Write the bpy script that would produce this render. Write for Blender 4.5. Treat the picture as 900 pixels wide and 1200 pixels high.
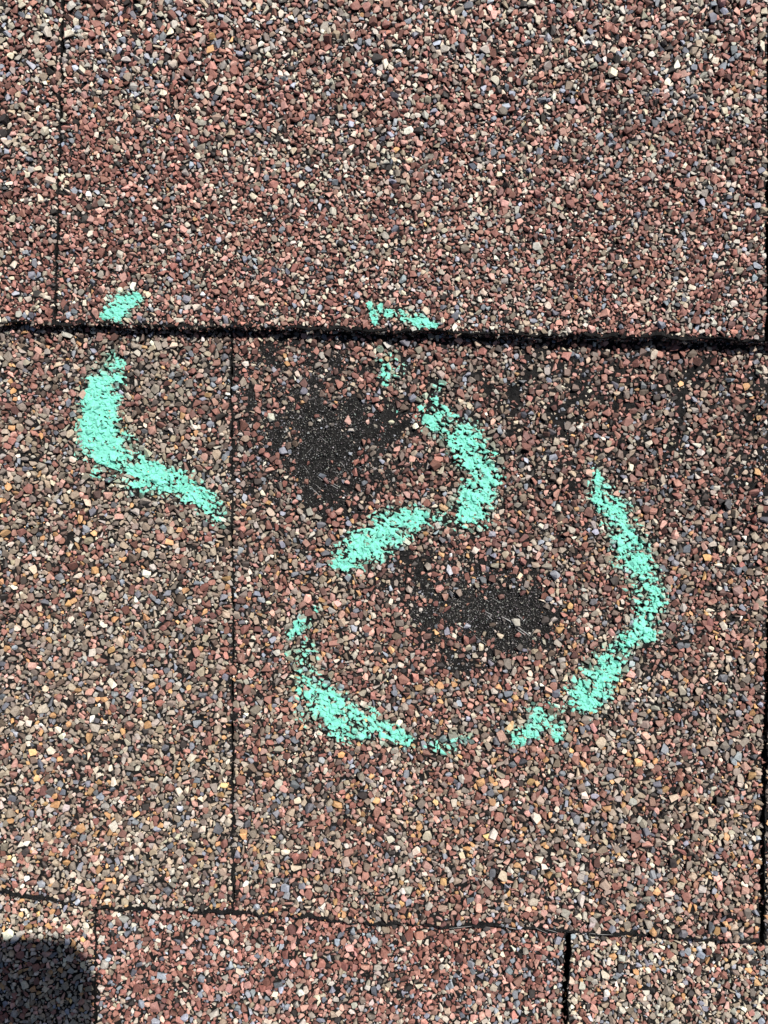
import bpy, bmesh, math, random
import numpy as np
from mathutils import Vector
from mathutils.bvhtree import BVHTree

scene = bpy.context.scene
for o in list(bpy.data.objects):
    bpy.data.objects.remove(o)

# ------------------------------------------------------------------ camera, sky, sun, exposure
MM = 0.001
S = 0.143 / 690.0            # metres of roof per photo pixel (one shingle exposure is 143 mm)
H = 0.180                    # the lens is 180 mm above the middle course
cam_d = bpy.data.cameras.new('camera')
cam = bpy.data.objects.new('camera', cam_d)
scene.collection.objects.link(cam)
cam.location = (0, 0, H)
cam.rotation_euler = (0, 0, 0)
cam_d.sensor_fit = 'VERTICAL'
cam_d.angle_y = 2 * math.atan(600 * S / H)
cam_d.clip_start = 0.002
cam_d.clip_end = 100.0
scene.camera = cam

SUN = Vector((0.357, 0.506, 0.785)).normalized()      # towards the sun: upper right of the photo
world = bpy.data.worlds.new('World')
scene.world = world
world.use_nodes = True
wn = world.node_tree
bg = wn.nodes['Background']
sky = wn.nodes.new('ShaderNodeTexSky')
sky.sky_type = 'NISHITA'
sky.sun_disc = False
sky.sun_elevation = math.asin(SUN.z)
sky.sun_rotation = math.atan2(SUN.x, SUN.y)
wn.links.new(sky.outputs['Color'], bg.inputs['Color'])
bg.inputs['Strength'].default_value = 0.05

sun_d = bpy.data.lights.new('sun', 'SUN')
sun_d.energy = 5.0
sun_d.angle = math.radians(0.53)
sun_d.color = (1.0, 0.965, 0.91)
sun = bpy.data.objects.new('sun', sun_d)
scene.collection.objects.link(sun)
sun.location = SUN * 5
sun.rotation_euler = SUN.to_track_quat('Z', 'Y').to_euler()

vs = scene.view_settings
vs.view_transform = 'Standard'
vs.look = 'None'
vs.gamma = 1.0
vs.exposure = 0.36
vs.use_curve_mapping = False

# ------------------------------------------------------------------ helpers
rng = np.random.default_rng(11)
random.seed(11)
COL = scene.collection


def vnoise(x, y, seed=0):
    """smooth value noise in 0..1, lattice step 1"""
    r = np.random.default_rng(1000 + seed)
    T = r.random((256, 256))
    x = np.asarray(x, float); y = np.asarray(y, float)
    xi = np.floor(x).astype(int); yi = np.floor(y).astype(int)
    fx = x - xi; fy = y - yi
    fx = fx * fx * (3 - 2 * fx); fy = fy * fy * (3 - 2 * fy)
    a = T[xi & 255, yi & 255]; b = T[(xi + 1) & 255, yi & 255]
    c = T[xi & 255, (yi + 1) & 255]; d = T[(xi + 1) & 255, (yi + 1) & 255]
    return (a * (1 - fx) + b * fx) * (1 - fy) + (c * (1 - fx) + d * fx) * fy


def fbm(x, y, seed=0, oct=3):
    s = 0; a = 0.5; t = 0
    for k in range(oct):
        s = s + a * vnoise(x * 2 ** k, y * 2 ** k, seed + 17 * k); t += a; a *= 0.5
    return s / t


def U(px, py, z=0.0):
    """photo pixel measured at height z -> metres on the roof"""
    f = S * (H - z) / H
    return (np.asarray(px, float) - 450) * f, (600 - np.asarray(py, float)) * f


def mesh_obj(name, verts, faces, mat, parent=None, smooth=False):
    me = bpy.data.meshes.new(name)
    me.from_pydata([tuple(v) for v in verts], [], faces)
    me.update()
    if smooth:
        me.polygons.foreach_set('use_smooth', [True] * len(me.polygons))
    if mat: me.materials.append(mat)
    o = bpy.data.objects.new(name, me)
    COL.objects.link(o)
    if parent: o.parent = parent
    return o


def tri_mesh(name, V, F, mat, colors=None):
    """fast mesh from numpy arrays of triangles"""
    me = bpy.data.meshes.new(name)
    me.vertices.add(len(V)); me.vertices.foreach_set('co', np.ascontiguousarray(V, dtype=np.float32).ravel())
    n = len(F)
    me.loops.add(n * 3); me.loops.foreach_set('vertex_index', np.ascontiguousarray(F, dtype=np.int32).ravel())
    me.polygons.add(n)
    me.polygons.foreach_set('loop_start', np.arange(0, n * 3, 3, dtype=np.int32))
    me.update(calc_edges=True)
    me.polygons.foreach_set('use_smooth', np.zeros(n, dtype=bool))
    if colors is not None:
        at = me.attributes.new('stone', 'FLOAT_COLOR', 'POINT')
        c = np.ones((len(V), 4), np.float32); c[:, :3] = colors
        at.data.foreach_set('color', c.ravel())
    me.materials.append(mat)
    return me


# ------------------------------------------------------------------ materials
def new_mat(name):
    m = bpy.data.materials.new(name); m.use_nodes = True
    return m, m.node_tree.nodes, m.node_tree.links, m.node_tree.nodes['Principled BSDF']


def tex_noise(n, l, scale, detail=4, rough=0.6):
    tc = n.new('ShaderNodeTexCoord'); t = n.new('ShaderNodeTexNoise')
    t.inputs['Scale'].default_value = scale; t.inputs['Detail'].default_value = detail
    t.inputs['Roughness'].default_value = rough
    l.new(tc.outputs['Object'], t.inputs['Vector'])
    return t


def ramp(n, l, src, a, b, p0=0.3, p1=0.7):
    r = n.new('ShaderNodeValToRGB')
    r.color_ramp.elements[0].position = p0; r.color_ramp.elements[0].color = (*a, 1)
    r.color_ramp.elements[1].position = p1; r.color_ramp.elements[1].color = (*b, 1)
    l.new(src, r.inputs['Fac'])
    return r


def mat_stone():
    m, n, l, p = new_mat('ceramic_granule')
    at = n.new('ShaderNodeAttribute'); at.attribute_name = 'stone'
    t = tex_noise(n, l, 2600, 3, 0.7)
    r = ramp(n, l, t.outputs['Fac'], (0.62, 0.60, 0.58), (1.12, 1.12, 1.12), 0.3, 0.68)
    mx = n.new('ShaderNodeMix'); mx.data_type = 'RGBA'; mx.blend_type = 'MULTIPLY'
    mx.inputs[0].default_value = 1.0
    l.new(at.outputs['Color'], mx.inputs[6]); l.new(r.outputs['Color'], mx.inputs[7])
    l.new(mx.outputs[2], p.inputs['Base Color'])
    p.inputs['Roughness'].default_value = 0.62
    p.inputs['Specular IOR Level'].default_value = 0.35
    b = n.new('ShaderNodeBump'); b.inputs['Strength'].default_value = 0.35; b.inputs['Distance'].default_value = 0.0001
    l.new(t.outputs['Fac'], b.inputs['Height']); l.new(b.outputs['Normal'], p.inputs['Normal'])
    return m


def mat_asphalt():
    m, n, l, p = new_mat('asphalt_mat')
    t = tex_noise(n, l, 900, 5, 0.7)
    r = ramp(n, l, t.outputs['Fac'], (0.005, 0.005, 0.005), (0.029, 0.027, 0.026), 0.38, 0.72)
    l.new(r.outputs['Color'], p.inputs['Base Color'])
    p.inputs['Roughness'].default_value = 0.8
    p.inputs['Specular IOR Level'].default_value = 0.15
    t2 = tex_noise(n, l, 2500, 4, 0.7)
    b = n.new('ShaderNodeBump'); b.inputs['Strength'].default_value = 1.0; b.inputs['Distance'].default_value = 0.0006
    l.new(t2.outputs['Fac'], b.inputs['Height']); l.new(b.outputs['Normal'], p.inputs['Normal'])
    return m


def mat_chalk():
    m, n, l, p = new_mat('mint_chalk')
    at = n.new('ShaderNodeAttribute'); at.attribute_name = 'stone'
    t = tex_noise(n, l, 1500, 4, 0.7)
    r = ramp(n, l, t.outputs['Fac'], (0.78, 0.74, 0.74), (1.05, 1.03, 1.03), 0.3, 0.62)
    mx = n.new('ShaderNodeMix'); mx.data_type = 'RGBA'; mx.blend_type = 'MULTIPLY'
    mx.inputs[0].default_value = 1.0
    l.new(at.outputs['Color'], mx.inputs[6]); l.new(r.outputs['Color'], mx.inputs[7])
    l.new(mx.outputs[2], p.inputs['Base Color'])
    p.inputs['Roughness'].default_value = 0.95
    p.inputs['Specular IOR Level'].default_value = 0.1
    t2 = tex_noise(n, l, 3500, 3, 0.7)
    b = n.new('ShaderNodeBump'); b.inputs['Strength'].default_value = 0.4; b.inputs['Distance'].default_value = 0.0001
    l.new(t2.outputs['Fac'], b.inputs['Height']); l.new(b.outputs['Normal'], p.inputs['Normal'])
    return m


def mat_plain(name, col, rough, metal=0.0, nscale=800):
    m, n, l, p = new_mat(name)
    t = tex_noise(n, l, nscale, 3)
    c = np.array(col)
    r = ramp(n, l, t.outputs['Fac'], tuple(c * 0.75), tuple(c * 1.15))
    l.new(r.outputs['Color'], p.inputs['Base Color'])
    p.inputs['Roughness'].default_value = rough; p.inputs['Metallic'].default_value = metal
    return m


def mat_far_granules():
    """shingles beyond the picture: mineral granules too far off to be built one by one"""
    m, n, l, p = new_mat('granule_surface')
    tc = n.new('ShaderNodeTexCoord')
    v = n.new('ShaderNodeTexVoronoi'); v.inputs['Scale'].default_value = 650
    l.new(tc.outputs['Object'], v.inputs['Vector'])
    sep = n.new('ShaderNodeSeparateColor'); l.new(v.outputs['Color'], sep.inputs['Color'])
    cr = n.new('ShaderNodeValToRGB'); cr.color_ramp.interpolation = 'CONSTANT'
    els = [(0.0, (0.24, 0.085, 0.065)), (0.35, (0.33, 0.15, 0.12)), (0.5, (0.30, 0.27, 0.23)),
           (0.68, (0.22, 0.24, 0.28)), (0.78, (0.50, 0.44, 0.36)), (0.9, (0.08, 0.06, 0.055)), (0.97, (0.5, 0.28, 0.11))]
    e = cr.color_ramp.elements
    e[0].position, e[0].color = els[0][0], (*els[0][1], 1)
    e[1].position, e[1].color = els[1][0], (*els[1][1], 1)
    for pos, c in els[2:]:
        q = e.new(pos); q.color = (*c, 1)
    l.new(sep.outputs['Red'], cr.inputs['Fac'])
    l.new(cr.outputs['Color'], p.inputs['Base Color'])
    p.inputs['Roughness'].default_value = 0.75
    b = n.new('ShaderNodeBump'); b.inputs['Strength'].default_value = 1.0; b.inputs['Distance'].default_value = 0.0008
    b.invert = True
    l.new(v.outputs['Distance'], b.inputs['Height']); l.new(b.outputs['Normal'], p.inputs['Normal'])
    return m


M_STONE = mat_stone(); M_ASPH = mat_asphalt(); M_CHALK = mat_chalk(); M_FAR = mat_far_granules()
M_FELT = mat_plain('underlay_felt', (0.012, 0.012, 0.012), 0.9)
M_FIBRE = mat_plain('glass_fibre', (0.36, 0.35, 0.335), 0.6)
M_PHONE = mat_plain('phone_metal', (0.05, 0.05, 0.055), 0.4, 0.8, 60)
M_GLASS = mat_plain('phone_glass', (0.01, 0.01, 0.012), 0.1, 0.0, 60)

# ------------------------------------------------------------------ the roof: courses and joints
# edge and joint lines measured in photo pixels; heights in metres
Z_UP, Z_MID, Z_LOW = 2.7 * MM, 0.9 * MM, -1.5 * MM         # top faces at the course's lower edge
TILT = 1.6 / 143.0                                          # each course dips under the next one up
RX, RY = 0.122, 0.152                                       # half size of the closely built region


def line(pts, z):
    x, y = U([p[0] for p in pts], [p[1] for p in pts], z)
    return np.array(x), np.array(y)


ux, uy = line([(-400, 371), (0, 377), (120, 381), (300, 384), (520, 389), (760, 396), (900, 400), (1300, 410)], Z_UP)
mx_, my_ = line([(-400, 1027), (0, 1047), (110, 1062), (270, 1072), (400, 1079), (530, 1087), (640, 1090), (700, 1095), (880, 1107), (1300, 1128)], Z_MID)


def upper_edge(x):
    return np.interp(x, ux, uy) + (vnoise(np.asarray(x) / 0.006, 0 * np.asarray(x), 3) - .5) * 0.0007 + (vnoise(np.asarray(x) / 0.0014, 0 * np.asarray(x) + 5, 4) - .5) * 0.0010


def middle_edge(x):
    return np.interp(x, mx_, my_) + (vnoise(np.asarray(x) / 0.008, 0 * np.asarray(x), 5) - .5) * 0.0010 + (vnoise(np.asarray(x) / 0.0014, 0 * np.asarray(x) + 5, 6) - .5) * 0.0009


def z_upper(x, y): return Z_UP + .006 * x - (y - np.interp(x, ux, uy)) * TILT
def z_middle(x, y): return Z_MID - (y - np.interp(x, mx_, my_)) * TILT

def z_lower(x, y): return Z_LOW - (y - np.interp(x, mx_, my_)) * TILT


def joint(pts, z, gap_px, seed):
    x, y = line(pts, z)
    o = np.argsort(y); x = x[o]; y = y[o]

    def f(yy, side):
        yy = np.asarray(yy, float)
        w = (vnoise(yy / 0.004, 0 * yy + side, seed) - .5) * 0.0006 + (vnoise(yy / 0.0012, 0 * yy + side, seed + 1) - .5) * 0.0004
        return np.interp(yy, y, x) + side * gap_px * S / 2 + w
    return f


def const(v): return lambda yy, side: np.asarray(yy, float) * 0 + v


COURSES = {
    'upper': dict(z=z_upper, bottom=upper_edge, top=lambda x: np.asarray(x) * 0 + RY, thick=3.6 * MM,
                  joints=[const(-RX), joint([(72, 0), (68, 180), (64, 376), (64, 500), (72, -400)], Z_UP, 2.0, 20),
                          joint([(901, 150), (898, 400), (908, -400)], Z_UP, 5, 22), const(RX)]),
    'middle': dict(z=z_middle, bottom=middle_edge, top=lambda x: upper_edge(x) + 0.012, thick=2.5 * MM,
                   joints=[const(-RX), joint([(271, 380), (273, 700), (274, 1085)], 0, 1.2, 24),
                           joint([(907, 380), (903, 700), (896, 850), (892, 1000), (890, 1120)], 0, 6, 26), const(RX)]),
    'lower': dict(z=z_lower, bottom=lambda x: np.asarray(x) * 0 - RY, top=lambda x: middle_edge(x) + 0.012, thick=2.0 * MM,
                  joints=[const(-RX), joint([(113, 1040), (113, 1400)], Z_LOW, 1.5, 28),
                          joint([(667, 1040), (666, 1095), (660, 1200), (652, 1400)], Z_LOW, 7.5, 30), const(RX)]),
}

deck_v = [(-1.6, -1.6, -0.016), (1.6, -1.6, -0.016), (1.6, 1.6, -0.016), (-1.6, 1.6, -0.016),
          (-1.6, -1.6, -0.006), (1.6, -1.6, -0.006), (1.6, 1.6, -0.006), (-1.6, 1.6, -0.006)]
deck_f = [(0, 3, 2, 1), (4, 5, 6, 7), (0, 1, 5, 4), (1, 2, 6, 5), (2, 3, 7, 6), (3, 0, 4, 7)]
roof = mesh_obj('roof', deck_v, deck_f, M_FELT)
roof['kind'] = 'structure'
roof['label'] = 'weathered asphalt shingle roof with red, grey and cream mineral granules'


def slab(name, left, right, bottom, top, zf, thick, step, mat, seed, rough=0.00016, dents=None):
    """one shingle: bumpy top sheet, torn edges all round, flat underside"""
    xm0 = float(left(np.array([0.0]), 1)[0]); xm1 = float(right(np.array([0.0]), -1)[0])
    ymid = [float(bottom(np.array([(xm0 + xm1) / 2]))[0]), float(top(np.array([(xm0 + xm1) / 2]))[0])]
    nx = max(3, int((xm1 - xm0) / step)); ny = max(3, int((ymid[1] - ymid[0]) / step))
    u = np.linspace(0, 1, nx + 1)[None, :].repeat(ny + 1, 0); v = np.linspace(0, 1, ny + 1)[:, None].repeat(nx + 1, 1)
    y = ymid[0] + (ymid[1] - ymid[0]) * v
    for _ in range(3):
        x = left(y, 1) * (1 - u) + right(y, -1) * u
        y = bottom(x) * (1 - v) + top(x) * v
    z = zf(x, y) + (fbm(x / 0.0016, y / 0.0016, seed, 2) - .5) * 2 * rough
    if dents is not None: z = z + dents(x, y)
    V = np.stack([x, y, z], -1).reshape(-1, 3)
    F = []
    W = nx + 1
    for j in range(ny):
        for i in range(nx):
            a = j * W + i
            F.append((a, a + 1, a + 1 + W, a + W))
    loop = [i for i in range(nx + 1)] + [j * W + nx for j in range(1, ny + 1)] + [ny * W + i for i in range(nx - 1, -1, -1)] + [j * W for j in range(ny - 1, 0, -1)]
    V = list(map(tuple, V)); prev = loop
    cx, cy = (xm0 + xm1) / 2, sum(ymid) / 2
    r = np.random.default_rng(seed)
    for k in range(1, 4):
        cur = []
        for q in loop:
            px, py, pz = V[q]
            j = (r.random(2) - .5) * (0.0006 if step < 0.003 else 0.0)
            cur.append(len(V)); V.append((px + j[0], py + j[1], pz - thick * k / 3))
        n = len(loop)
        for i in range(n):
            F.append((prev[i], cur[i], cur[(i + 1) % n], prev[(i + 1) % n]))
        prev = cur
    F.append(tuple(reversed(prev)))
    o = mesh_obj(name, V, F, mat, roof)
    return o


def bruise(x, y):
    """the mat is knocked in a little where the granules went"""
    px, py = x / S + 450, 600 - y / S
    d = 0
    for cx, cy, r in ((378, 535, 46), (590, 722, 42)):
        d = d - .00045 * np.exp(-((px - cx) ** 2 + (py - cy) ** 2) / r ** 2)
    return d


SHINGLES = {}
sd = 40
for cname in ('upper', 'middle', 'lower'):
    c = COURSES[cname]
    for k in range(3):
        SHINGLES[cname, k] = slab('shingle', c['joints'][k], c['joints'][k + 1], c['bottom'], c['top'], c['z'], c['thick'], 0.0008, M_ASPH, sd, dents=bruise if (cname, k) == ('middle', 1) else None)
        sd += 3
SHINGLES['middle', 1]['label'] = 'shingle with two bald patches where the granules are knocked off'
SHINGLES['upper', 1]['label'] = 'wide red shingle overhanging the circled bald patches'
SHINGLES['middle', 0]['label'] = 'brown grey shingle flecked with orange granules'
SHINGLES['lower', 1]['label'] = 'red shingle below the thin lower edge'

# plain neighbours that carry the roof on past the picture
EXPO = 0.143
for row in range(-4, 5):
    yb = -RY + (row + 1) * EXPO if row < 0 else (RY - 0.004 + row * EXPO)
    if row < 0:
        yb = -RY - 0.0005 + (row) * EXPO
        yt = yb + EXPO - 0.0005; zb = Z_LOW - 0.0001 + row * 0
    else:
        yb = RY + 0.0005 + row * EXPO; yt = yb + EXPO - 0.0005; zb = Z_UP
    off = (row * 0.37) % 1.0 * 0.3
    x = -0.9 - off
    while x < 0.9:
        slab('shingle', const(x + .0015), const(x + 0.3), lambda q, yb=yb: np.asarray(q) * 0 + yb, lambda q, yt=yt: np.asarray(q) * 0 + yt,
             lambda q, w, yb=yb, zb=zb: zb - (w - yb) * TILT, 3.0 * MM, 0.02, M_FAR, 7)
        x += 0.3
for side in (-1, 1):
    for cname in ('upper', 'middle', 'lower'):
        c = COURSES[cname]
        a, b = (RX + .001, RX + 0.4) if side > 0 else (-RX - 0.4, -RX - .001)
        slab('shingle', const(a), const(b), c['bottom'], c['top'], c['z'], c['thick'], 0.012, M_FAR, 9)

# ------------------------------------------------------------------ chalk strokes (photo px: x, y, width, density)
STROKES = {
    'dab_left': [[(126, 367, 15, 1.0), (138, 358, 28, 1.0), (156, 353, 19, .95), (161, 350, 8, .9)]],
    'arc_left': [[(126, 417, 12, .9), (130, 425, 22, 1.1), (120, 450, 36, 1.15), (113, 485, 46, 1.15), (115, 515, 48, 1.1), (134, 538, 46, 1.25), (150, 548, 42, 1.3), (172, 556, 36, 1.15),
                  (205, 566, 34, .95), (238, 582, 28, 1.0), (257, 607, 17, 1.0)], [(112, 547, 10, .6), (150, 562, 30, .5), (175, 570, 24, .5)]],
    'dab_top': [[(434, 358, 8, 1.0), (439, 372, 9, .95), (447, 357, 5, .9), (439, 377, 8, .9)], [(456, 367, 10, 1.0), (470, 371, 16, 1.05), (488, 376, 13, 1.05), (511, 382, 7, 1.0)]],
    'arc_upper': [[(444, 412, 20, .5), (454, 425, 30, .5), (456, 446, 18, .5)], [(458, 476, 8, .7), (466, 480, 6, .7)],
                  [(513, 450, 14, .75), (508, 462, 16, .7), (503, 483, 26, .85), (517, 495, 32, .85), (543, 508, 36, .95), (553, 530, 38, 1.0), (566, 552, 38, 1.0), (561, 576, 42, 1.05),
                   (549, 596, 44, .98), (540, 610, 28, .88)], [(575, 533, 14, .8), (582, 531, 8, .8)], [(500, 610, 12, .8), (514, 606, 16, .82), (535, 612, 22, .85)]],
    'stroke_middle': [[(396, 662, 20, .9), (408, 655, 30, 1.05), (432, 637, 38, 1.1), (458, 621, 38, 1.1), (480, 608, 30, 1.05), (494, 604, 16, .85)], [(503, 612, 10, .5), (520, 625, 10, .3)]],
    'arc_lower': [[(371, 713, 9, .85)], [(343, 742, 14, .8), (352, 731, 17, .8), (362, 728, 8, .75)], [(361, 752, 10, .8), (356, 768, 26, .85), (360, 785, 22, .9), (363, 805, 38, 1.0), (375, 824, 44, 1.08), (396, 838, 40, 1.05),
                  (415, 847, 38, 1.0), (440, 852, 30, .95), (462, 860, 22, .9), (478, 868, 16, .85)], [(337, 765, 8, .8)], [(500, 873, 12, .55), (522, 872, 20, .62), (545, 865, 16, .6)]],
    'arc_right': [[(696, 550, 8, .7), (702, 566, 18, .95), (708, 585, 28, 1.0), (724, 598, 32, 1.0), (727, 620, 34, 1.05), (742, 645, 38, 1.05), (752, 668, 40, 1.05), (760, 692, 34, 1.08),
                  (763, 715, 28, 1.05), (757, 738, 30, 1.05), (748, 745, 18, .9), (733, 752, 18, .9), (722, 770, 30, .9), (705, 790, 36, 1.0), (688, 808, 44, 1.02), (684, 824, 26, .9),
                  (668, 826, 16, .5), (650, 832, 20, .6), (632, 842, 32, .95), (622, 858, 24, .9), (607, 862, 24, .85)], [(655, 852, 20, .75), (652, 864, 12, .8)]],
}


def dense(st):
    out = []
    if len(st) == 1: out.append(st[0])
    for a, b in zip(st[:-1], st[1:]):
        n = max(2, int(math.hypot(b[0] - a[0], b[1] - a[1]) / 2))
        for k in range(n):
            t = k / n
            out.append(tuple(a[i] * (1 - t) + b[i] * t for i in range(4)))
    out.append(st[-1])
    return np.array(out)


def stroke_samples(key):
    A = np.concatenate([dense(s) for s in STROKES[key]])
    z = 2.9 * MM if key in ('dab_left', 'dab_top') else 0.9 * MM
    x, y = U(A[:, 0], A[:, 1], z)
    return x, y, A[:, 2] * S / 2 * .94, A[:, 3]


def stroke_field(key, X, Y):
    """1 on the centre line of a stroke, 0 at its border, negative outside; times pressure"""
    x, y, w, d = stroke_samples(key)
    best = np.full(X.shape, -3.0); bd = np.zeros(X.shape)
    for i in range(len(x)):
        q = 1 - np.hypot(X - x[i], Y - y[i]) / w[i]
        m = q > best
        best[m] = q[m]; bd[m] = d[i]
    return best, bd


# ------------------------------------------------------------------ granules
def make_proto(kind, seed):
    r = random.Random(seed)
    bm = bmesh.new()
    n = {'stone': r.choice((10, 11, 12, 13)), 'grit': 6}[kind]
    k = 0
    while k < n:
        p = Vector((r.gauss(0, 1), r.gauss(0, 1), r.gauss(0, 1))).normalized()
        # squarish crushed-stone outline
        p = Vector((math.copysign(abs(p.x) ** .8, p.x), math.copysign(abs(p.y) ** .8, p.y), math.copysign(abs(p.z) ** .8, p.z))) * r.uniform(.82, 1.05)
        p.z = max(-.75, min(.72, p.z))
        bm.verts.new(p); k += 1
    bmesh.ops.convex_hull(bm, input=bm.verts)
    loose = [v for v in bm.verts if not v.link_faces]
    bmesh.ops.delete(bm, geom=loose, context='VERTS')
    bmesh.ops.triangulate(bm, faces=bm.faces)
    bmesh.ops.recalc_face_normals(bm, faces=bm.faces)
    bm.verts.index_update()
    V = np.array([v.co[:] for v in bm.verts]); F = np.array([[v.index for v in f.verts] for f in bm.faces])
    bm.free()
    V[:, :2] -= V[:, :2].mean(0)
    V[:, :2] /= np.abs(V[:, :2]).max(0)
    return V, F


PROTOS = [make_proto('stone', 100 + k) for k in range(60)]
GRITS = [make_proto('grit', 300 + k) for k in range(20)]

RES = 0.0001
NX, NY = int(2 * RX / RES), int(2 * RY / RES)
gx = (np.arange(NX) + .5) * RES - RX
gy = (np.arange(NY) + .5) * RES - RY
GX, GY = np.meshgrid(gx, gy)                     # [y, x]
ue = upper_edge(gx); me_ = middle_edge(gx)
IS_UP = GY > ue[None, :]
IS_MID = (~IS_UP) & (GY > me_[None, :])
COURSE = np.where(IS_UP, 0, np.where(IS_MID, 1, 2)).astype(np.int8)
occ = np.zeros((NY, NX), bool)
PIECE = np.zeros((NY, NX), np.int8)
for ci, cname in enumerate(('upper', 'middle', 'lower')):
    m = COURSE == ci
    js = COURSES[cname]['joints']
    L1, R1 = js[1](gy, -1)[:, None], js[1](gy, 1)[:, None]
    L2, R2 = js[2](gy, -1)[:, None], js[2](gy, 1)[:, None]
    piece = np.where(GX < (L1 + R1) / 2, 0, np.where(GX < (L2 + R2) / 2, 1, 2))
    PIECE[m] = piece[m]
    pad = 0.00002
    opened = (vnoise(gy / .0035, gy * 0, 40 + ci) > (.05, .16, .20)[ci])[:, None]
    gap = (((GX > L1 - pad) & (GX < R1 + pad)) | (np.abs(GX - (L1 + R1) / 2) < .00022)) & opened
    gap |= ((GX > L2 - pad) & (GX < R2 + pad))
    occ |= m & gap
# stones do not stick out over the torn lower edges
du = GY - ue[None, :]; dm = GY - me_[None, :]
lip = .0001 + .0005 * np.clip(vnoise(gx / .005, gx * 0, 33) * 1.6 - .5, 0, 1)
liq = .0002 + .0008 * np.clip(vnoise(gx / .006, gx * 0, 34) * 1.6 - .4, 0, 1)
occ |= (du > -.0003) & (du < lip[None, :])
occ |= (dm > -.0007) & (dm < liq[None, :])
b = 4
occ[:b] = occ[-b:] = True; occ[:, :b] = True; occ[:, -b:] = True

# where granules are lost (photo px)
PXX = GX / S + 450
PYY = 600 - GY / S


def blob(cx, cy, rx, ry, rot=0):
    c, s = math.cos(math.radians(rot)), math.sin(math.radians(rot))
    dx, dy = PXX - cx, PYY - cy
    u = (dx * c + dy * s) / (rx * 1.12); v = (-dx * s + dy * c) / (ry * 1.12)
    return np.exp(-(u * u + v * v) ** 1.5)


wx = (vnoise(PXX / 26, PYY / 26, 61) - .5) * 36 + (vnoise(PXX / 9, PYY / 9, 63) - .5) * 14
wy = (vnoise(PXX / 26, PYY / 26, 62) - .5) * 36 + (vnoise(PXX / 9, PYY / 9, 64) - .5) * 14
PXX += wx; PYY += wy
bald = 1.0 * blob(378, 530, 62, 66, -20)
for q in ((322, 468, 40, 40, 30, .62), (425, 492, 46, 32, 0, .85), (398, 585, 50, 24, 0, .8), (356, 500, 46, 46, 0, .82), (330, 420, 60, 20, 0, .55), (300, 545, 26, 40, 0, .55), (460, 545, 30, 24, 0, .5), (420, 425, 60, 14, 0, .5),
          (592, 722, 60, 42, 10, 1.0), (530, 705, 46, 30, 10, .85), (490, 690, 40, 24, 0, .62), (565, 676, 50, 20, 0, .75), (632, 730, 36, 46, 0, .9), (570, 768, 56, 20, 0, .7), (520, 745, 34, 26, 0, .6),
          (690, 462, 60, 24, 0, .50), (745, 450, 40, 28, 0, .47), (610, 465, 30, 32, 0, .50), (830, 445, 60, 26, 0, .42), (640, 425, 80, 18, 0, .42), (880, 560, 24, 80, 0, .48), (800, 520, 40, 30, 0, .42), (650, 560, 40, 40, 0, .40), (440, 690, 40, 24, 0, .45), (290, 560, 12, 60, 0, .45),
          (500, 660, 44, 16, 0, .55), (775, 800, 18, 60, 0, .5), (860, 690, 20, 40, 0, .4)):
    bald = np.maximum(bald, (q[5] if q[5] > .8 else q[5] * .86) * blob(*q[:5]))
bald *= (COURSE == 1)
PXX -= wx; PYY -= wy
mott = fbm(PXX / 14, PYY / 14, 71, 3)
base_bare = np.where(COURSE == 1, 0.16 + 0.16 * np.clip((760 - PYY) / 350, 0, 1) * (PXX > 272), np.where(COURSE == 0, 0.06, 0.12))
bare = np.clip((mott - (0.80 - base_bare)) * 4, 0, 0.62)
keepP = (1 - np.clip(bald * 1.08 + (fbm(PXX / 12, PYY / 12, 75, 2) - .5) * .8 * np.clip(bald * 2, 0, 1), 0, .96)) * (1 - bare)
SCALE = np.where(COURSE == 0, 0.95 + .16 * np.clip(1 - PYY / 260, 0, 1), np.where(COURSE == 1, 1.10, 1.05)) * (1 + 0.10 * (fbm(PXX / 120, PYY / 120, 73, 2) - .5))

TEMPL = {}


def template(a, b, ang):
    key = (round(a / 0.00005), round(b / 0.00005), round(ang / 0.2618))
    t = TEMPL.get(key)
    if t is None:
        A, B, th = key[0] * .00005, key[1] * .00005, key[2] * .2618
        r = int(math.ceil(max(A, B) / RES))
        yy, xx = np.mgrid[-r:r + 1, -r:r + 1] * RES
        u = xx * math.cos(th) + yy * math.sin(th); v = -xx * math.sin(th) + yy * math.cos(th)
        e = (np.abs(u) / max(A, 1e-6)) ** 2.3 + (np.abs(v) / max(B, 1e-6)) ** 2.3
        core = e < 0.42
        full = e < 0.60
        t = (r, core, full, int(core.sum()))
        TEMPL[key] = t
    return t


G = []   # x, y, a, b, angle, class
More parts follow.
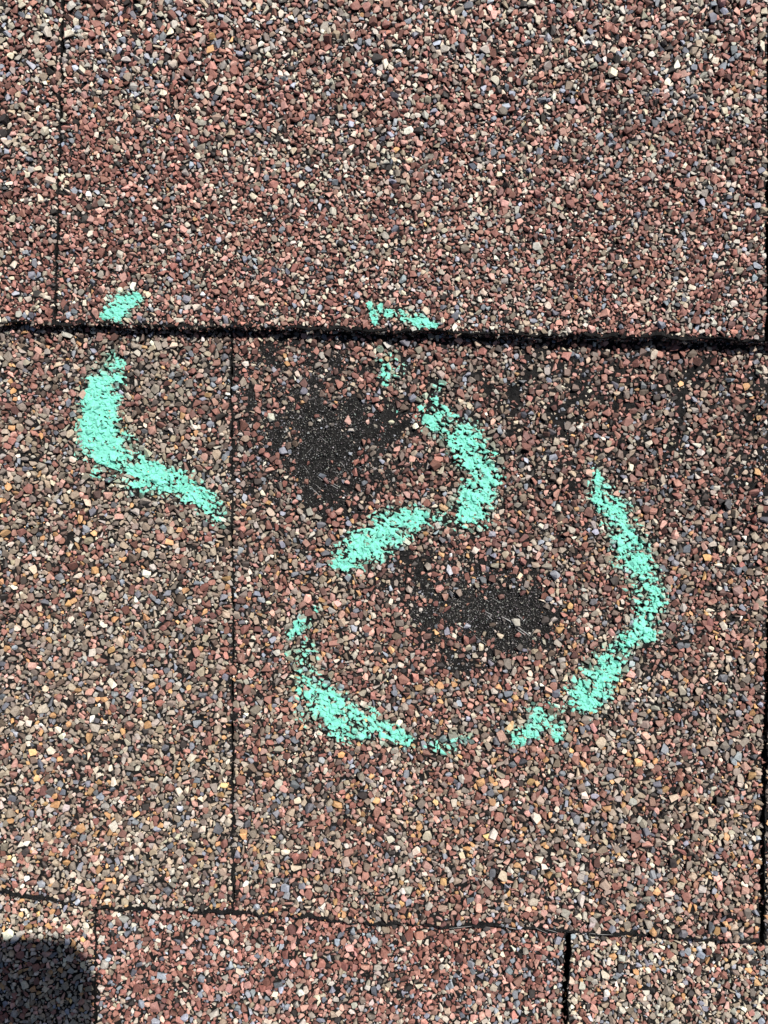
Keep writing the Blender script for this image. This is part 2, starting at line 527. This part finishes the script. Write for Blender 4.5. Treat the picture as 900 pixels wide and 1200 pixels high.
#        semi-axis range (m)      tries  tolerated overlap
CLASSES = [((0.00105, 0.00130), 1900, .02), ((0.00082, 0.00106), 13000, .03), ((0.00062, 0.00086), 60000, .05),
           ((0.00042, 0.00064), 150000, .06), ((0.00022, 0.00042), 150000, .12)]
for ci, ((r0, r1), tries, tol) in enumerate(CLASSES):
    free = np.flatnonzero(~occ)
    pick = rng.choice(free, size=min(tries, len(free)), replace=False)
    rr = rng.random((len(pick), 4))
    kp = keepP.ravel()[pick]; sc = SCALE.ravel()[pick]
    ok = rr[:, 0] < (kp ** 1.3 if ci < 2 else kp ** 1.9)
    for i in np.flatnonzero(ok):
        idx = int(pick[i]); jy, jx = divmod(idx, NX)
        if occ[jy, jx]: continue
        a = (r0 + (r1 - r0) * rr[i, 1]) * sc[i]
        bb = a * (0.58 + 0.42 * rr[i, 2])
        ang = rr[i, 3] * math.pi
        r, core, full, n = template(a, bb, ang)
        if jy < r or jx < r or jy + r >= NY or jx + r >= NX: continue
        win = occ[jy - r:jy + r + 1, jx - r:jx + r + 1]
        if np.count_nonzero(win & core) > tol * n: continue
        win |= full
        G.append((gx[jx], gy[jy], a, bb, ang, ci, COURSE[jy, jx], PIECE[jy, jx]))
G = np.array(G)
N = len(G)
print('granules', N, [int((G[:, 5] == k).sum()) for k in range(5)])

# loose stones left lying in the bald patches, and stones in the shade line below the thick edge are part of G already
gX, gY = G[:, 0], G[:, 1]
gpx, gpy = gX / S + 450, 600 - gY / S
course = G[:, 6].astype(int); piece = G[:, 7].astype(int)
base = np.where(course == 0, z_upper(gX, gY), np.where(course == 1, z_middle(gX, gY), z_lower(gX, gY)))
gA, gB = G[:, 2], G[:, 3]
gC = np.minimum(gA, gB) * rng.uniform(.62, .95, N)
gZ = base + gC * rng.uniform(.18, .80, N)
tx = rng.normal(0, .22, N); ty = rng.normal(0, .22, N)

# palette (linear base colours)
PAL = {'red': (0.235, 0.100, 0.080), 'brick': (0.320, 0.150, 0.118), 'pink': (0.50, 0.280, 0.230), 'maroon': (0.130, 0.060, 0.052), 'cream': (0.60, 0.52, 0.42),
       'sand': (0.40, 0.315, 0.235), 'grey': (0.265, 0.222, 0.182), 'pale': (0.44, 0.405, 0.355), 'blue': (0.27, 0.290, 0.335), 'slate': (0.125, 0.135, 0.16),
       'orange': (0.56, 0.315, 0.145), 'black': (0.035, 0.031, 0.030), 'brown': (0.135, 0.095, 0.075)}
names = list(PAL); PC = np.array([PAL[k] for k in names])


def mix(**k): 
    w = np.array([k.get(n, 0.0) for n in names]); return w / w.sum()


MIXES = {
    (0, 0): mix(red=.24, brick=.20, pink=.13, maroon=.05, cream=.12, sand=.08, grey=.06, pale=.08, blue=.05, slate=.02, black=.02, orange=.003),
    (0, 1): mix(red=.20, brick=.24, pink=.17, maroon=.05, cream=.11, sand=.08, grey=.07, pale=.09, blue=.06, slate=.03, black=.03, orange=.004),
    (0, 2): mix(red=.2, brick=.15, grey=.2, cream=.1, blue=.1, black=.1),
    (1, 0): mix(red=.13, brick=.09, pink=.06, maroon=.07, cream=.04, sand=.14, grey=.26, pale=.05, blue=.045, slate=.045, orange=.045, black=.03, brown=.11),
    (1, 1): mix(red=.20, brick=.17, pink=.06, maroon=.10, cream=.025, sand=.07, grey=.16, pale=.04, blue=.05, slate=.05, orange=.036, black=.03, brown=.11),
    (1, 2): mix(red=.2, grey=.3, sand=.1, blue=.1, orange=.05, black=.1),
    (2, 0): mix(cream=.30, sand=.20, red=.10, brick=.10, pink=.10, grey=.10, orange=.06, pale=.10, blue=.05),
    (2, 1): mix(red=.20, brick=.27, pink=.17, cream=.08, sand=.06, pale=.07, blue=.10, grey=.05, slate=.02, black=.03, maroon=.03),
    (2, 2): mix(cream=.17, sand=.15, pale=.14, grey=.12, red=.10, brick=.12, pink=.08, blue=.08, orange=.05, black=.04, slate=.02),
}
pr = np.stack([MIXES[c, p] for c, p in zip(course, piece)])
ix = {n: i for i, n in enumerate(names)}
# the middle course: redder towards the overlap, sandier with more orange towards its lower edge
t = np.clip((gpy - 420) / 560, 0, 1) * (course == 1)
for n, f in (('red', -.25), ('brick', -.1), ('maroon', -.5), ('sand', 1.2), ('grey', .15), ('cream', 2.2), ('pale', 1.0), ('orange', .9), ('brown', -.6), ('pink', .9)):
    pr[:, ix[n]] *= 1 + f * t
top = np.clip(1 - gpy / 150, 0, 1) * (course == 0)
for n, f in (('cream', .8), ('pale', .8), ('blue', .5), ('red', -.3)):
    pr[:, ix[n]] *= 1 + f * top
patchy = fbm(gpx / 60, gpy / 60, 91, 2) - .5
for n, f in (('red', 1.5), ('brick', 1.5), ('maroon', 1.2), ('grey', -1.2), ('sand', -1.2), ('blue', -.8)):
    pr[:, ix[n]] *= np.clip(1 + f * patchy, .2, 2)
pr[(course == 1) & (gpy < 430), ix['orange']] *= .7
pr[(course == 1) & (piece == 1) & (gpy < 640), ix['orange']] *= .35
pr /= pr.sum(1, keepdims=True)
ci_ = (pr.cumsum(1) < rng.random(N)[:, None]).sum(1).clip(0, len(names) - 1)
gcol = PC[ci_] * np.exp(rng.normal(0, .26, (N, 1))) * (1 + rng.normal(0, .03, (N, 3)))
# grime on the weathered middle course greys its stones a little
wear = np.where(course == 1, .10, .04)[:, None] * rng.uniform(.3, 1.7, (N, 1))
gcol = gcol * (1 - wear) + np.array((0.270, 0.195, 0.155)) * wear
# chalk dust rubbed onto stones near the strokes
near = np.full(N, -3.0); nd = np.zeros(N)
for k in STROKES:
    f, d = stroke_field(k, gX, gY)
    m = f > near; near[m] = f[m]; nd[m] = d[m]
dust = np.clip((near + .7) * .75, 0, .8) * rng.random(N) ** 1.6 * (near > -.7) * np.clip(nd, 0, 1)
gcol = gcol * (1 - dust[:, None]) + np.array((0.20, 0.55, 0.42)) * dust[:, None]
gcol = np.clip(gcol, .01, .85)


def build_stones(sel, protos, pid):
    """verts, tris, colours of the selected granules, joined"""
    VV, FF, CC = [], [], []; off = 0
    for p in range(len(protos)):
        s = sel[pid[sel] == p]
        if not len(s): continue
        V, F = protos[p]
        nv = len(V); n = len(s)
        P = V[None] * np.stack([gA[s], gB[s], gC[s]], -1)[:, None, :]
        # tilt about x then y, then turn in plane
        cx, sx = np.cos(tx[s])[:, None], np.sin(tx[s])[:, None]
        y1 = P[..., 1] * cx - P[..., 2] * sx; z1 = P[..., 1] * sx + P[..., 2] * cx
        cy, sy = np.cos(ty[s])[:, None], np.sin(ty[s])[:, None]
        x2 = P[..., 0] * cy + z1 * sy; z2 = -P[..., 0] * sy + z1 * cy
        c, sn = np.cos(G[s, 4])[:, None], np.sin(G[s, 4])[:, None]
        X = x2 * c - y1 * sn + gX[s][:, None]; Y = x2 * sn + y1 * c + gY[s][:, None]; Z = z2 + gZ[s][:, None]
        VV.append(np.stack([X, Y, Z], -1).reshape(-1, 3))
        FF.append((F[None] + (off + np.arange(n) * nv)[:, None, None]).reshape(-1, 3))
        CC.append(np.repeat(gcol[s], nv, axis=0))
        off += n * nv
    return np.concatenate(VV), np.concatenate(FF), np.concatenate(CC)


pid = rng.integers(0, len(PROTOS), N)
small = G[:, 5] == 4
inframe = (np.abs(gX) < 450 * S * .98) & (np.abs(gY) < 600 * S * .98)
score = np.where(inframe & (near < -.2), gA * gB, 0)
big = np.argsort(-score)[:300]
isbig = np.zeros(N, bool); isbig[big] = True
allV, allF, offs = [], [], 0
for (cname, k), sh in SHINGLES.items():
    c = ('upper', 'middle', 'lower').index(cname)
    sel = np.flatnonzero((course == c) & (piece == k) & ~isbig)
    if not len(sel): continue
    s1 = sel[~small[sel]]; s2 = sel[small[sel]]
    V, F, C = build_stones(s1, PROTOS, pid)
    V2, F2, C2 = build_stones(s2, GRITS, pid % len(GRITS))
    F2 = F2 + len(V)
    V = np.concatenate([V, V2]); F = np.concatenate([F, F2]); C = np.concatenate([C, C2])
    me = tri_mesh('granules', V, F, M_STONE, C)
    o = bpy.data.objects.new('granules', me); COL.objects.link(o); o.parent = sh
    o['kind'] = 'stuff'
    allV.append(V); allF.append(F + offs); offs += len(V)
for i in big:
    V, F, C = build_stones(np.array([i]), PROTOS, pid)
    org = np.array((gX[i], gY[i], gZ[i]))
    me = tri_mesh('granule', V - org, F, M_STONE, C)
    o = bpy.data.objects.new('granule', me); COL.objects.link(o)
    o.parent = SHINGLES[('upper', 'middle', 'lower')[course[i]], piece[i]]
    o.location = org

# fine mineral dust and crumbs on the bared asphalt
n = 16000
cx = rng.integers(0, NX, n); cy = rng.integers(0, NY, n)
w = np.clip(bald[cy, cx] * 1.2, 0, 1) * .9 + .10
# concentrate: most crumbs go to the patches
k2 = 9000
for (pcx, pcy, prx, pry, cnt) in ((378, 525, 85, 90, 7600), (335, 455, 70, 50, 2600), (590, 725, 90, 60, 6600), (520, 700, 65, 45, 2200)):
    X, Y = U(rng.normal(pcx, prx * .7, cnt), rng.normal(pcy, pry * .7, cnt), 0.0005)
    cx = np.concatenate([cx, ((X + RX) / RES).astype(int)]); cy = np.concatenate([cy, ((Y + RY) / RES).astype(int)])
ok = (cx > 3) & (cx < NX - 3) & (cy > 3) & (cy < NY - 3)
cx, cy = cx[ok], cy[ok]
ok = ~occ[cy, cx]
cx, cy = cx[ok], cy[ok]
M = len(cx)
fX, fY = gx[cx], gy[cy]
fc = COURSE[cy, cx]; fp = PIECE[cy, cx]
fz = np.where(fc == 0, z_upper(fX, fY), np.where(fc == 1, z_middle(fX, fY), z_lower(fX, fY)))
saved = (G, gX, gY, gZ, gA, gB, gC, tx, ty, gcol)
gX, gY = fX, fY
gA = rng.uniform(.00006, .00018, M) * np.where(rng.random(M) < .10, 1.9, 1); gB = gA * rng.uniform(.4, 1, M); gC = gB * .7
gZ = fz + gC * .5 + .00004
tx = rng.normal(0, .5, M); ty = rng.normal(0, .5, M)
G = np.zeros((M, 8)); G[:, 4] = rng.random(M) * 6.28
tone = rng.random(M) ** 2.2
gcol = (np.array((.05, .046, .044)) + tone[:, None] * np.array((.36, .35, .335))) * (1 + rng.normal(0, .06, (M, 3)))
gcol = np.clip(gcol, .01, .8)
fid = rng.integers(0, len(GRITS), M)
for (cname, k), sh in SHINGLES.items():
    c = ('upper', 'middle', 'lower').index(cname)
    sel = np.flatnonzero((fc == c) & (fp == k))
    if len(sel) < 5: continue
    V, F, C = build_stones(sel, GRITS, fid)
    me = tri_mesh('mineral_dust', V, F, M_STONE, C)
    o = bpy.data.objects.new('mineral_dust', me); COL.objects.link(o); o.parent = sh
    o['kind'] = 'stuff'
G, gX, gY, gZ, gA, gB, gC, tx, ty, gcol = saved

# ------------------------------------------------------------------ crumbs stuck on the torn edge faces and lying in the open joints
EX, EY, EZ, ES, EK = [], [], [], [], []
r = np.random.default_rng(77)
for k in range(1300):
    x = r.uniform(-RX + .002, RX - .002)
    e = float(upper_edge(np.array([x]))[0]); f = r.random()
    EX.append(x); EY.append(e - r.uniform(-.0001, .0004)); EZ.append(Z_UP - .0001 - f * 3.0 * MM); ES.append(r.uniform(.00012, .00038) if r.random() < .75 else r.uniform(.0004, .0008)); EK.append(('upper', 1))
for k in range(300):
    x = r.uniform(-RX + .002, RX - .002)
    e = float(middle_edge(np.array([x]))[0]); f = r.random()
    EX.append(x); EY.append(e - r.uniform(-.0002, .0003)); EZ.append(Z_MID - f * 1.2 * MM); ES.append(r.uniform(.00015, .0004)); EK.append(('middle', 1))
for cname, j, y0, y1, cnt in (('upper', 2, -.0, RY, 150), ('middle', 2, -.1, .05, 330), ('lower', 2, -RY, -.095, 90), ('lower', 1, -RY, -.095, 40), ('middle', 1, -.095, .04, 60), ('upper', 1, .04, RY, 60)):
    c = COURSES[cname]
    for k in range(cnt):
        y = r.uniform(y0 + .002, y1 - .002)
        a0, a1 = float(c['joints'][j](np.array([y]), -1)[0]), float(c['joints'][j](np.array([y]), 1)[0])
        x = r.uniform(min(a0, a1), max(a0, a1))
        EX.append(x); EY.append(y); EZ.append(float(c['z'](x, y)) - r.uniform(.0006, c['thick'])); ES.append(r.uniform(.0002, .0007)); EK.append((cname, 1))
saved = (G, gX, gY, gZ, gA, gB, gC, tx, ty, gcol)
M = len(EX)
gX, gY, gZ, gA = map(np.array, (EX, EY, EZ, ES))
gB = gA * r.uniform(.6, 1, M); gC = gB * .8
tx = r.normal(0, .6, M); ty = r.normal(0, .6, M)
G = np.zeros((M, 8)); G[:, 4] = r.random(M) * 6.28
gcol = PC[r.choice(len(names), M, p=MIXES[1, 1])] * .8
eid = r.integers(0, len(GRITS), M)
for key in set(EK):
    sel = np.flatnonzero(np.array([q == key for q in EK]))
    V, F, C = build_stones(sel, GRITS, eid)
    me = tri_mesh('edge_crumbs', V, F, M_STONE, C)
    o = bpy.data.objects.new('edge_crumbs', me); COL.objects.link(o); o.parent = SHINGLES[key]
    o['kind'] = 'stuff'
G, gX, gY, gZ, gA, gB, gC, tx, ty, gcol = saved

# ------------------------------------------------------------------ glass fibres: bared in the patches and frayed along the thick edge
def fibre(parent, p0, p1, rad, zoff, seed, zf=z_middle):
    r = random.Random(seed)
    n = 6; V = []; F = []
    x0, y0 = p0; x1, y1 = p1
    bend = r.uniform(-.02, .02)
    d = Vector((x1 - x0, y1 - y0)); L = d.length; d.normalize(); q = Vector((-d.y, d.x))
    for i in range(n + 1):
        t = i / n
        off = bend * L * math.sin(t * math.pi)
        cx, cy = x0 + (x1 - x0) * t + q.x * off, y0 + (y1 - y0) * t + q.y * off
        cz = float(zf(cx, cy)) + zoff + r.uniform(0, .00006)
        rr = rad * (1 - .6 * abs(2 * t - 1) ** 2) * r.uniform(.8, 1.15)
        for s in range(4):
            a = s * math.pi / 2
            V.append((cx + q.x * rr * math.cos(a), cy + q.y * rr * math.cos(a), cz + rr * .8 * math.sin(a)))
    for i in range(n):
        for s in range(4):
            F.append((i * 4 + s, i * 4 + (s + 1) % 4, i * 4 + 4 + (s + 1) % 4, i * 4 + 4 + s))
    F.append((3, 2, 1, 0)); F.append(tuple(n * 4 + s for s in range(4)))
    return mesh_obj('glass_fibre', V, F, M_FIBRE, parent)


mid = SHINGLES['middle', 1]
FIB = [(588, 723, 606, 733, .17), (604, 732, 622, 746, .14), (606, 738, 616, 745, .10), (569, 717, 577, 721, .10), (571, 721, 578, 727, .09), (532, 730, 545, 737, .13), (534, 734, 541, 738, .10),
       (556, 745, 563, 751, .08), (564, 751, 575, 760, .06), (567, 701, 574, 706, .07), (606, 721, 613, 726, .10), (527, 692, 534, 698, .08), (575, 700, 590, 708, .05), (548, 735, 556, 741, .06),
       (364, 571, 378, 584, .08), (370, 568, 376, 574, .06), (384, 563, 398, 571, .09), (388, 568, 396, 573, .08), (371, 558, 378, 563, .06), (390, 552, 402, 556, .05), (355, 545, 362, 555, .05), (376, 512, 384, 519, .05),
       (398, 540, 404, 548, .06), (420, 548, 428, 552, .05), (360, 530, 366, 524, .05), (335, 560, 342, 553, .05)]
for i, (a, b_, c_, d_, w_) in enumerate(FIB):
    fibre(mid, [float(q) for q in U(a, b_, .0008)], [float(q) for q in U(c_, d_, .0008)], w_ * .8 * MM, .00008, i)
r = random.Random(5)
upm = SHINGLES['upper', 1]
for i in range(26):
    px = r.choice((r.uniform(90, 160), r.uniform(560, 720), r.uniform(740, 890), r.uniform(80, 890)))
    X, _ = U(px, 390, Z_UP); X = float(X)
    Y = float(upper_edge(np.array([X]))[0]) + r.uniform(-.0006, .0002)
    L = r.uniform(.001, .004)
    zz = r.uniform(-.0018, .0001)
    fibre(upm, (X, Y), (X + L, Y + r.uniform(-.0005, .0005)), r.uniform(.03, .07) * MM, zz, 100 + i, zf=lambda a, b: Z_UP)
for i in range(5):
    px = r.uniform(520, 700)
    X, _ = U(px, 1088, Z_MID); X = float(X)
    Y = float(middle_edge(np.array([X]))[0]) + r.uniform(-.0001, .0006)
    fibre(mid, (X, Y), (X + r.uniform(.002, .006), float(middle_edge(np.array([X + .004]))[0]) + r.uniform(-.0001, .0005)), r.uniform(.04, .08) * MM, .0001, 200 + i)

# ------------------------------------------------------------------ chalk: crust scraped onto the tops of the granules
for i in big:
    V, F, C = build_stones(np.array([i]), PROTOS, pid)
    allV.append(V); allF.append(F + offs); offs += len(V)
BV = np.concatenate(allV); BF = np.concatenate(allF)
pad = .004
keep = np.zeros(len(BV), bool)
for k in STROKES:
    x, y, w, d = stroke_samples(k)
    keep |= (BV[:, 0] > x.min() - pad) & (BV[:, 0] < x.max() + pad) & (BV[:, 1] > y.min() - pad) & (BV[:, 1] < y.max() + pad)
BF = BF[keep[BF].all(1)]
bvh = BVHTree.FromPolygons(BV.tolist(), BF.tolist())
DOWN = Vector((0, 0, -1))


def blur(a, n=1):
    for _ in range(n):
        p = np.pad(a, 1, mode='edge')
        a = (p[:-2, :-2] + p[2:, :-2] + p[:-2, 2:] + p[2:, 2:] + 2 * (p[1:-1, :-2] + p[1:-1, 2:] + p[:-2, 1:-1] + p[2:, 1:-1]) + 4 * p[1:-1, 1:-1]) / 16
    return a


def maxf(a, n=1):
    for _ in range(n):
        p = np.pad(a, 1, mode='edge')
        a = np.max(np.stack([p[dy:dy + a.shape[0], dx:dx + a.shape[1]] for dy in range(3) for dx in range(3)]), 0)
    return a


CH = {
    'dab_left': 'small mint green chalk dab at left, above the thick dark shingle edge',
    'arc_left': 'mint green chalk arc on the left, bending down to the right like a hook',
    'dab_top': 'thin mint green chalk wedge on the thick edge above the upper bald patch',
    'arc_upper': 'mint green chalk arc curving round the right side of the upper bald patch',
    'stroke_middle': 'short slanting mint green chalk stroke between the two bald patches',
    'arc_lower': 'mint green chalk arc bending round the lower left of the lower bald patch',
    'arc_right': 'long mint green chalk arc on the right of the lower bald patch',
}
CELL = 0.00014
for ki, key in enumerate(STROKES):
    x, y, w, d = stroke_samples(key)
    x0, x1 = x.min() - w.max() - .001, x.max() + w.max() + .001
    y0, y1 = y.min() - w.max() - .001, y.max() + w.max() + .001
    nx, ny = int((x1 - x0) / CELL), int((y1 - y0) / CELL)
    X, Y = np.meshgrid(x0 + np.arange(nx) * CELL, y0 + np.arange(ny) * CELL)
    X = X + rng.uniform(-.25, .25, X.shape) * CELL; Y = Y + rng.uniform(-.25, .25, X.shape) * CELL
    f, dn = stroke_field(key, X, Y)
    zf = z_upper if key in ('dab_left', 'dab_top') else z_middle
    floor = zf(X, Y)
    h = floor.copy()
    need = f > -.8
    for j, i in zip(*np.nonzero(need)):
        hit = bvh.ray_cast(Vector((X[j, i], Y[j, i], .02)), DOWN)
        if hit[0] is not None: h[j, i] = max(h[j, i], hit[0].z)
    rel = h - floor
    high = blur(maxf(rel, 4), 3)                       # the level the chalk stick rides on
    ride = np.clip((rel - (high - .00055)) / .00055, -1.5, 1)   # 1 on the tops, negative in the gaps
    # flaky smear, drawn out along the hand's direction
    ca, sa = math.cos(math.radians(-22)), math.sin(math.radians(-22))
    a_, b_ = (X * ca + Y * sa) / .0016, (-X * sa + Y * ca) / .00075
    n1 = fbm(a_, b_, 200 + ki, 3) - .5
    n2 = fbm(X / .0042, Y / .0042, 230 + ki, 2) - .5
    edge = np.clip(f * 2.2, -1.0, 1)
    cov = .62 * edge + 1.15 * (dn - .86) + 2.3 * n1 + 1.7 * n2 - .02
    # a light hand only reaches the tops of the stones, a heavy one fills some of the gaps
    reach = .00012 + .00080 * np.clip(cov, 0, 1.2) * np.clip(dn, .3, 1.1)
    n3 = fbm((X * ca + Y * sa) / .0009, (-X * sa + Y * ca) / .00045, 320 + ki, 2) - .5
    m = (cov > -.12 - 1.2 * n3) & (f > -.6) & (rel > high - reach - .00012)
    m &= n3 > -.20 - .10 * np.clip(cov, 0, 1)                               # torn holes in the crust
    m |= (n3 > .24) & (f > -.75) & (rel > high - .00030) & (dn > .45)       # stray crumbs beside it
    if key in ('dab_left', 'dab_top'):
        m &= Y > np.interp(X, ux, uy) + .0002
    # drop single cells
    p = np.pad(m.astype(int), 1)
    cnt = sum(p[dy:dy + ny, dx:dx + nx] for dy in range(3) for dx in range(3))
    m &= cnt >= 4
    crust = np.clip(cov, 0, .6) * .00016 + .00004
    zs = np.maximum(h, .5 * h + .5 * (floor + .75 * high)) + crust + (fbm(X / .0005, Y / .0005, 260 + ki, 2) - .5) * .00012
    quad = m[:-1, :-1] & m[1:, :-1] & m[:-1, 1:] & m[1:, 1:]
    used = np.zeros_like(m)
    used[:-1, :-1] |= quad; used[1:, :-1] |= quad; used[:-1, 1:] |= quad; used[1:, 1:] |= quad
    idm = -np.ones(m.shape, int); idm[used] = np.arange(used.sum())
    T = np.stack([X[used], Y[used], zs[used]], -1)
    B = np.stack([X[used], Y[used], np.maximum(floor[used] - .0002, zs[used] - .0006)], -1)
    nT = len(T)
    jj, ii = np.nonzero(quad)
    q = np.stack([idm[jj, ii], idm[jj, ii + 1], idm[jj + 1, ii + 1], idm[jj + 1, ii]], -1)
    tri = np.concatenate([q[:, [0, 1, 2]], q[:, [0, 2, 3]]])
    und = tri[:, ::-1] + nT
    # side walls on border edges
    qp = np.pad(quad, 1)
    walls = []
    for (dy, dx, e0, e1) in ((-1, 0, 0, 1), (0, 1, 1, 2), (1, 0, 2, 3), (0, -1, 3, 0)):
        bd = quad & ~qp[1 + dy:1 + dy + quad.shape[0], 1 + dx:1 + dx + quad.shape[1]]
        sel = bd[jj, ii]
        a0, a1 = q[sel, e0], q[sel, e1]
        walls.append(np.stack([a0, a0 + nT, a1 + nT], -1)); walls.append(np.stack([a0, a1 + nT, a1], -1))
    F = np.concatenate([tri, und] + walls)
    V = np.concatenate([T, B])
    org = np.array((V[:, 0].mean(), V[:, 1].mean(), float(zf(V[:, 0].mean(), V[:, 1].mean()))))
    ld = np.clip(.30 + .75 * cov + .35 * (fbm(X / .0012, Y / .0012, 290 + ki, 3) - .5) * 2 + .2 * ride, 0, 1)[used]
    ld = np.concatenate([ld, ld])[:, None]
    me = tri_mesh('chalk_mark', V - org, F, M_CHALK, np.array((.31, .54, .45)) * (1 - ld) + np.array((.205, .67, .52)) * ld)
    o = bpy.data.objects.new('chalk_mark', me); COL.objects.link(o)
    o.location = org
    o['label'] = CH[key]; o['category'] = 'chalk mark'; o['group'] = 'chalk marks around the bald patches'

# ------------------------------------------------------------------ the phone that takes the picture; only its shadow shows, at lower left
def rounded_plate(name, cx, cy, w, h, z0, z1, rad, mat, parent, seg=10):
    pts = []
    for (sx, sy, a0) in ((1, 1, 0), (-1, 1, 90), (-1, -1, 180), (1, -1, 270)):
        for k in range(seg + 1):
            a = math.radians(a0 + 90 * k / seg)
            pts.append((cx + sx * (w / 2 - rad) + rad * math.cos(a), cy + sy * (h / 2 - rad) + rad * math.sin(a)))
    n = len(pts); e = min(.0012, (z1 - z0) * .3)
    V = []
    for z, s in ((z0, e), (z0 + e, 0), (z1 - e, 0), (z1, e)):
        for (x, y) in pts:
            V.append((x + (cx - x) / (w / 2) * s, y + (cy - y) / (h / 2) * s, z))
    F = [tuple(reversed(range(n))), tuple(range(3 * n, 4 * n))]
    for k in range(3):
        for i in range(n):
            F.append((k * n + i, k * n + (i + 1) % n, (k + 1) * n + (i + 1) % n, (k + 1) * n + i))
    return mesh_obj(name, V, F, mat, parent)


phone = bpy.data.objects.new('smartphone', None); COL.objects.link(phone)
corner = Vector((float(U(119, 0)[0]), float(U(0, 1088)[1]), 0)) + SUN * ((H + .001) / SUN.z)
PW, PH = .0715, .1467
phone.location = (corner.x - PW / 2, corner.y - PH / 2, H + .003)
phone['label'] = 'dark smartphone held over the roof, seen only as a rounded shadow at lower left'
phone['category'] = 'phone'
rounded_plate('body', 0, 0, PW, PH, 0, .0072, .0105, M_PHONE, phone)
rounded_plate('screen', 0, 0, PW - .004, PH - .004, .0073, .0078, .0088, M_GLASS, phone)
